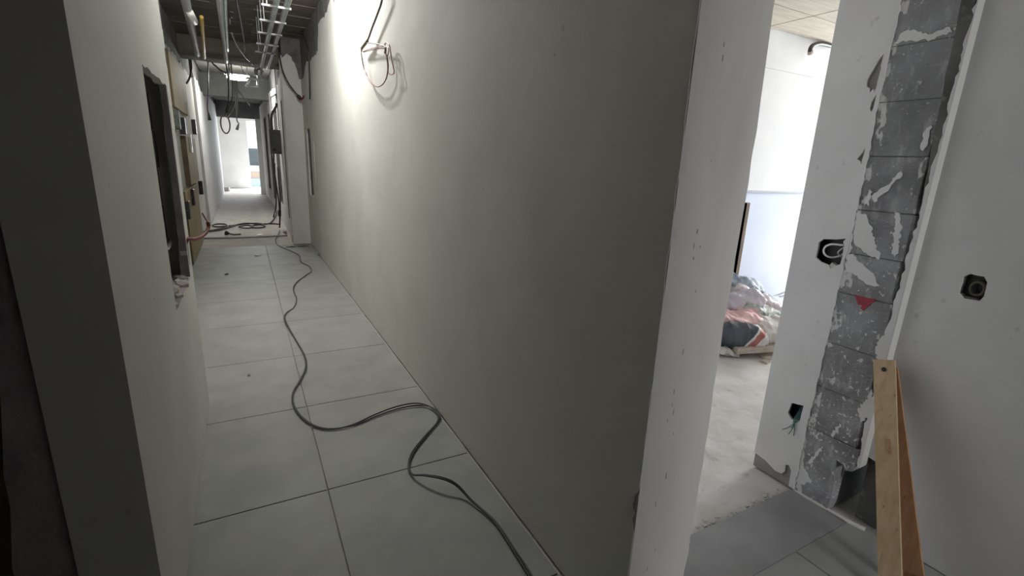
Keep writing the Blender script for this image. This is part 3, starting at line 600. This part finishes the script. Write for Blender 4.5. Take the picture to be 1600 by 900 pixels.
# ---- left side: beige boards and black boxes
def board(y0, y1, z0, z1, x, label):
    t = thing('backing_board', label, 'board', (x, (y0 + y1) / 2, z0))
    MB().bevbox(-.7785, x, y0, y1, z0, z1, .004).obj('panel', MDF, t)
    MB().bevbox(-.7785, x + .004, y0 - .025, y0, z0, z1, .003).obj('edge_strip', mat('edge_dark', (.10, .07, .04), (.14, .10, .06), 8), t)
board(8.15, 10.3, 2.16, 2.86, -.735, 'beige board fixed high on the left corridor wall above the black boxes')
board(8.9, 10.6, 1.08, 1.80, -.715, 'beige board at mid height between the upper and lower black boxes')
board(8.1, 10.3, .02, 1.04, -.735, 'tall beige board standing on the floor against the left wall')
def jbox(x0, y0, x1, y1, Y, label, m=BLACKP):
    a, b = at(x0, y0, 'Y', Y), at(x1, y1, 'Y', Y)
    xa, xb = sorted((a.x, b.x)); za, zb = sorted((a.z, b.z))
    t = thing('junction_box', label, 'box', ((xa + xb) / 2, Y, za), 'black boxes on the left corridor wall')
    MB().bevbox(min(xa, -.76), xb, Y, Y + .16, za, zb, .006).obj('box_body', m, t)
    lid = MB().bevbox(xa + .015, xb - .015, Y - .006, Y + .01, za + .015, zb - .015, .003).obj('box_lid', m, t)
    MB().tube([((xa + xb) / 2, Y - .014, (za + zb) / 2), ((xa + xb) / 2, Y - .004, (za + zb) / 2)], .012, 8, 2).obj('knockout', STEEL, lid)
jbox(275, 171, 282, 202, 8.15, 'grey green box, nearest of the upper row on the left wall', mat('box_green', (.06, .075, .065), (.12, .14, .12), 20, .5))
jbox(280, 183, 291, 210, 8.7, 'black box in the middle of the upper row on the left wall')
jbox(295, 186, 307.5, 210, 11.2, 'black box at the far end of the upper row on the left wall')
jbox(309, 283, 318, 304, 10.9, 'black box, highest and furthest of the lower three on the left')
jbox(294, 296, 305, 321, 8.9, 'dark box, middle of the lower three on the left')
jbox(288, 315, 298, 343, 7.9, 'black box, lowest and nearest of the lower three on the left')
for (p, q, xs_, lb) in (((292, 160), (296, 186), -.724, 'white strip hanging above the upper black boxes'), ((297, 210), (300, 238), -.704, 'white strip hanging below the upper black boxes')):
    a, b = at(*p, 'X', xs_), at(*q, 'X', xs_)
    tag(MB().obox((a + b) / 2, Vector((1, 0, 0)), Vector((0, 1, 0)), (b - a).normalized(), .012, .05, (b - a).length / 2).obj('white_strip', WHITE), lb, 'strip')
w = thing('red_hose', 'red flexible hose curving out of a slot in the left wall', 'hose', (X_L, 3.31, 1.0))
MB().tube([(-.36, 3.31, 1.00)] + [at(x, y, 'Y', Y) for x, y, Y in ((292, 375, 3.33), (303, 374, 3.42), (314, 370, 3.52), (322, 363, 3.58), (325.5, 355, 3.62), (324.5, 347, 3.62))], .011, 8, 6).obj('hose', RED, w)
MB().tube([at(324.5, 347, 'Y', 3.62), at(321, 342, 'Y', 3.63), at(316, 333, 'Y', 3.64)], .004, 6, 4).obj('thin_wire', RED, w)
tag(MB().tube([at(318, 362, 'Y', 3.6), at(326, 361, 'Y', 3.6), at(330, 361.5, 'Y', 3.6)], .006, 6, 3).obj('hose_tie', CABLE), 'short dark tie crossing the red hose', 'tie')

# ---- right side: open steel box with its conduits and cables
a, b_ = at(420, 202, 'Y', 11.6), at(441, 241, 'Y', 11.6)
bx = thing('distribution_box', 'dark steel distribution box standing out from the far right wall', 'box', ((a.x + .75) / 2, 11.7, b_.z))
MB().bevbox(a.x, .76, 11.6, 11.85, b_.z, a.z, .008).obj('box_body', STEEL, bx)
bd = MB().bevbox(a.x + .02, .74, 11.585, 11.605, b_.z + .02, a.z - .02, .004).obj('box_door', STEEL, bx)
c = at(429, 234, 'Y', 11.57); MB().tube([c, c + Vector((0, .03, 0))], .03, 10, 2).obj('lock', BLACKP, bd)
def ypath(pts, Y): return [at(x, y, 'Y', Y) for x, y in pts]
def flush(P): return [Vector((min(p.x, .715), p.y, p.z)) for p in P]
cf = thing('flexible_conduit', 'fat dark conduit arching into the top of the steel box', 'conduit', at(424, 202, 'Y', 11.7))
MB().tube(flush(ypath([(425, 203), (424, 190), (425, 178), (429, 170), (435, 165), (440, 162)], 11.7)), .026, 8, 6).obj('conduit', BLACKP, cf)
MB().tube(flush(ypath([(437, 202), (436, 185), (437, 170), (438, 158), (437, 120), (434, 88)], 11.4)), .008, 6, 6).obj('cable_strand', CABLE, cf)
dc = thing('drop_cable', 'dark cables dropping from the steel box to the floor', 'cable', at(437, 358, 'Z', 0))
MB().tube(ypath([(428, 240), (428, 262), (432, 290), (436, 318), (437, 340), (437, 356)], 11.5), .014, 6, 6).obj('cable_strand', CABLE, dc)
MB().tube(ypath([(434, 262), (436, 290), (438, 318), (437.5, 345), (437, 356)], 11.5), .012, 6, 6).obj('cable_strand', CABLE, dc)
MB().tube(ypath([(437, 328), (437, 338)], 11.48), .03, 8, 2).obj('connector', BLACKP, dc)
MB().tube(ypath([(429, 255), (430, 285), (431.5, 305), (431, 325), (427, 340)], 11.9), .014, 6, 6).obj('cable_strand', CABLE, dc)
h = thing('hanging_cable', 'black cable sagging across the pilaster to joined red wires', 'cable', at(468, 153, 'Y', 9.45))
MB().tube(ypath([(436, 80), (441, 108), (452, 132), (468, 152)], 9.45), .012, 6, 6).obj('cable_strand', CABLE, h)
MB().tube(ypath([(465, 149), (470, 155)], 9.44), .03, 8, 2).obj('connector', BLACKP, h)
MB().tube([at(470, 155, 'Y', 9.4), at(477, 152, 'Y', 9.3), at(484, 144, 'Y', 9.2), at(484, 143, 'Y', 9.1), at(478, 147, 'Y', 9.2), at(471, 156, 'Y', 9.3)], .010, 6, 6).obj('red_wire', RED, h)
MB().tube([at(484, 155, 'X', .985), at(484, 142, 'X', .985), at(483, 110, 'X', .985), at(481, 75, 'X', .985), at(470, 45, 'X', .98)], .012, 6, 6).obj('cable_strand', CABLE, h)

# ---- overhead: cable tray, pipes, cables
def zpath(pts, z): return [at(x, y, 'Z', z) for x, y in pts]
tr = thing('cable_tray', 'galvanised cable ladder running along under the corridor slab', 'cable tray', (.45, 5.6, 3.05))
def rail(x, w): MB().bevbox(x - w, x + w, 3.2, 10.2, 3.03, 3.09, .004).obj('rail', METAL, tr)
rail(.425, .022); rail(.525, .022)
for k, y in enumerate((3.4, 4.05, 4.7, 5.32, 5.86, 6.5, 7.15, 7.86, 8.48)):
    MB().bevbox(.29, .56, y - .018, y + .014, 3.010, 3.03, .003).obj('rung', PIPE, tr)
    MB().bevbox(.338, .346, y + .04, y + .048, 3.02, ZS - .002, .001).obj('hanger_rod', PIPE, tr)
br = thing('tray_bracket', 'galvanised bracket frame hanging right of the glowing lamp', 'bracket', at(393, 128, 'Y', 12.4))
for p, q in (((383, 122), (403, 124)), ((383, 135), (403, 135)), ((391, 123), (385, 134)), ((402, 124), (402, 135))):
    MB().tube(ypath([p, q], 12.4), .016, 6, 2).obj('bar', METAL, br)
for p, q in (((386, 122), (385, 88)), ((402, 124), (402, 96))): MB().tube(ypath([p, q], 12.4), .008, 6, 2).obj('hanger_rod', METAL, br)
cp_ = thing('cable_clamp', 'cluster of shiny clamps and fittings at the far end of the ladder', 'clamp', at(404, 112, 'Y', 10.2))
for p, q, r in (((391, 98), (397, 104), .026), ((397, 104), (404, 110), .02), ((400, 108), (400, 118), .03), ((405, 106), (411, 113), .025), ((408, 112), (410, 124), .014)):
    MB().tube(ypath([p, q], 10.2), r, 8, 2).obj('clamp_arm', METAL, cp_)
c = at(410, 124, 'Y', 10.2); MB().tube([c + Vector((0, -.02, 0)), c + Vector((0, .02, 0))], .028, 10, 2).obj('end_cap', WHITE, cp_)
def longpipe(name, x, z, y0, y1, r, m, label, cat, x2=None, clips=True):
    t = thing(name, label, cat, (x, y0, z))
    MB().tube([(x, y0, z), (x if x2 is None else (x + x2) / 2, (y0 + y1) / 2, z + .004), (x if x2 is None else x2, y1, z)], r, 10, 6).obj('pipe', m, t)
    if clips:
        for k in range(int((y1 - y0) / 1.5)):
            y = y0 + .6 + k * 1.5; xx = x if x2 is None else x + (x2 - x) * (y - y0) / (y1 - y0)
            MB().bevbox(xx - r - .006, xx + r + .006, y, y + .03, z - r - .006, ZS + .01, .003).obj('pipe_clip', METAL, t)
longpipe('overhead_pipe', -.055, 3.1, 4.4, 10.3, .033, PIPE, 'fat grey pipe running overhead down the middle of the corridor', 'pipe', -.10, False)
longpipe('overhead_pipe', -.0, 3.1, 4.4, 9.2, .018, METAL, 'thin shiny pipe overhead, right beside the fat grey pipe', 'pipe', -.06, False)
longpipe('overhead_pipe', -.28, 3.1, 7.2, 10.2, .022, YELLOW, 'yellow pipe running overhead on the left', 'pipe', -.42, False)
longpipe('overhead_pipe', -.34, 3.12, 5.2, 10.0, .045, PIPE, 'wide grey pipe overhead, leftmost of the row under the slab', 'pipe', -.50, False)
tag(MB().tube(zpath([(297, 20), (304, 34)], 3.08), .04, 8, 2).obj('pipe_coupling', WHITE), 'white pipe end above the yellow pipe', 'pipe')
mb = thing('wall_hook', 'pair of dark hooks projecting from the thin overhead pipe', 'hook', at(362, 25, 'Z', 3.15))
MB().tube(zpath([(358, 18), (367, 20)], 3.15), .014, 6, 2).obj('hook_arm', BLACKP, mb); MB().tube(zpath([(358, 27), (367, 29)], 3.15), .014, 6, 2).obj('hook_arm', BLACKP, mb); MB().tube(zpath([(358, 18), (359, 37)], 3.15), .012, 6, 2).obj('hook_back', BLACKP, mb)
def hang(label, pts, Y, r=.011, conn=None, top=True, m=CABLE, ring=None):
    P = ypath(pts, Y)
    if top: P = [Vector((P[0].x, P[0].y, ZS - .024))] + P
    t = thing('hanging_cable', label, 'cable', P[-1], 'cables hanging from the corridor slab')
    MB().tube(P, r, 6, 6).obj('cable_strand', m, t)
    if conn:
        d = (P[-1] - P[-2]).normalized(); MB().tube([P[-1] - d * .10, P[-1] - d * .05, P[-1] + d * .05], lambda u: .014 + .022 * u, 8, 3).obj('connector', BLACKP, t)
    return t
hang('cable with black plug hanging left of the lamp, straight down', [(352, 92), (356, 120), (357, 150), (354, 172)], 11, conn=1)
hang('cable with black plug swinging out to the right below the lamp', [(362, 96), (366, 128), (378, 148), (389, 163)], 14.7, .014, conn=1)
hang('cable with a plug bent left just above the bright far opening', [(367, 100), (370, 135), (368, 160), (363, 174), (357, 182)], 14.75, .014, conn=1)
hang('straight bare cable hanging below the lamp', [(371, 98), (371, 130), (371, 184)], 14.7, .012)
hang('stubby knotted cable end dangling before the far white wall', [(366, 96), (368, 150), (370, 186), (373, 193), (371, 200)], 14.65, .014, conn=1)
hang('dark cable drooping from the beam above the left white wall', [(325, 98), (325, 140), (324, 168), (327, 184)], 12.2, .012, conn=1)
hang('slack cable slung across under the first beam', [(331, 96), (338, 104), (345, 110), (354, 115)], 11.2, .014, top=True)
hang('dark cable curling down beside the left beige board', [(298, 94), (299, 108), (296, 122), (291, 131)], 11, .016)
hang('pale cable in the bundle left of the lamp', [(357, 96), (358, 118), (359, 140), (356, 158)], 11.1, .013, m=METAL)
t = thing('hanging_cable', 'long black cable crossing overhead between the pipes and the ladder', 'cable', at(370, 0, 'Z', 3.3))
MB().tube(zpath([(366, -40), (370, 0), (377, 35), (382, 70), (383, 90)], 3.25), .013, 6, 5).obj('cable_strand', CABLE, t)
t = thing('hanging_cable', 'grey cable slanting overhead to the end of the ladder', 'cable', at(375, 75, 'Z', 3.2))
MB().tube(zpath([(362, 52), (370, 70), (382, 87), (392, 98)], 3.15), .012, 6, 5).obj('cable_strand', PIPE, t)
c = at(352, 194, 'Y', 11); t = thing('cable_ring', 'small ring of cable hanging before the far opening', 'cable', c)
MB().tube([c + Vector((.075 * math.cos(a), .02 * math.sin(a * 2), .165 * math.sin(a))) for a in [k * PI / 8 for k in range(16)]], .013, 6, 2, closed=True).obj('ring', PIPE, t)
MB().tube([c + Vector((0, 0, .165)), c + Vector((.05, 0, .25)), c + Vector((.16, 0, .5)), c + Vector((.19, 0, 1.0)), Vector((c.x + .18, c.y, ZS - .022))], .009, 6, 5).obj('lead', CABLE, t)
t = thing('wall_bracket', 'thin wire bracket fixed high on the bright right wall', 'bracket', at(427, 150, 'X', .73))
MB().tube([at(423, 152, 'X', .73), at(431, 147, 'X', .73), at(431, 166, 'X', .73), at(425, 170, 'X', .73)], .012, 6, 1, closed=True).obj('wire_frame', PIPE, t)

# ---- lamps (each with the light it gives)
LAMP = emis('lamp_tube', (1.0, 1.0, .92), 22)
def lamp(c, length, label, power, color, drop):
    c = Vector(c); t = thing('work_lamp', label, 'lamp', c)
    MB().tube([c - Vector((length / 2, 0, 0)), c, c + Vector((length / 2, 0, 0))], lambda u: .045 * (1 - (2 * u - 1) ** 6) + .006, 12, 6).obj('tube', LAMP, t)
    MB().bevbox(c.x - length * .6, c.x + length * .6, c.y - .13, c.y + .13, c.z + .055, c.z + .075, .006).obj('housing', PIPE, t)
    for s_ in (-1, 1): MB().tube([c + Vector((s_ * length * .35, 0, .08)), Vector((c.x + s_ * length * .2, c.y, ZS - .022))], .006, 6, 2).obj('wire', CABLE, t)
    ld = bpy.data.lights.new('work_lamp_light', 'POINT'); ld.energy = power; ld.color = color; ld.shadow_soft_size = .07
    o = bpy.data.objects.new('work_lamp_light', ld); COL.objects.link(o); o.location = c - Vector((0, 0, .08)); adopt(o, t)
    return t
lamp((.05, 13.0, 3.19), .42, 'glowing lamp hung across the corridor below the first beam', 85, (1.0, 1.0, .95), 0)
lamp((.55, 5.05, 3.38), .36, 'glowing lamp above the near corridor close to the right wall', 190, (1.0, 1.0, .965), 0)

# ---- beyond the far opening
sc = thing('balcony_screen', 'dark screen behind a white rail outside the far opening', 'screen', (.9, 28.2, 0))
MB().box(-.2, 2.6, 28.2, 28.26, .98, 1.82).obj('screen_panel', mat('screen_dark', (.012, .018, .02), (.02, .027, .03), 3, .7), sc)
MB().box(-.2, 2.6, 28.05, 28.35, .72, .96).obj('rail', WHITE, sc)
MB().box(-.2, 2.6, 28.1, 28.3, .35, .72).obj('parapet', mat('parapet_brown', (.20, .15, .11), (.26, .20, .15), 3, .8), sc)
MB().box(-.2, 2.6, 28.12, 28.3, -.02, .35).obj('kerb', mat('kerb_blue', (.25, .33, .45), (.3, .38, .5), 3, .8), sc)
scrap(350, 292, .25, .3, REVEAL, 'mortar_lump', 'low pile of debris at the left foot of the far white wall', 'mortar', 17, h=.16)
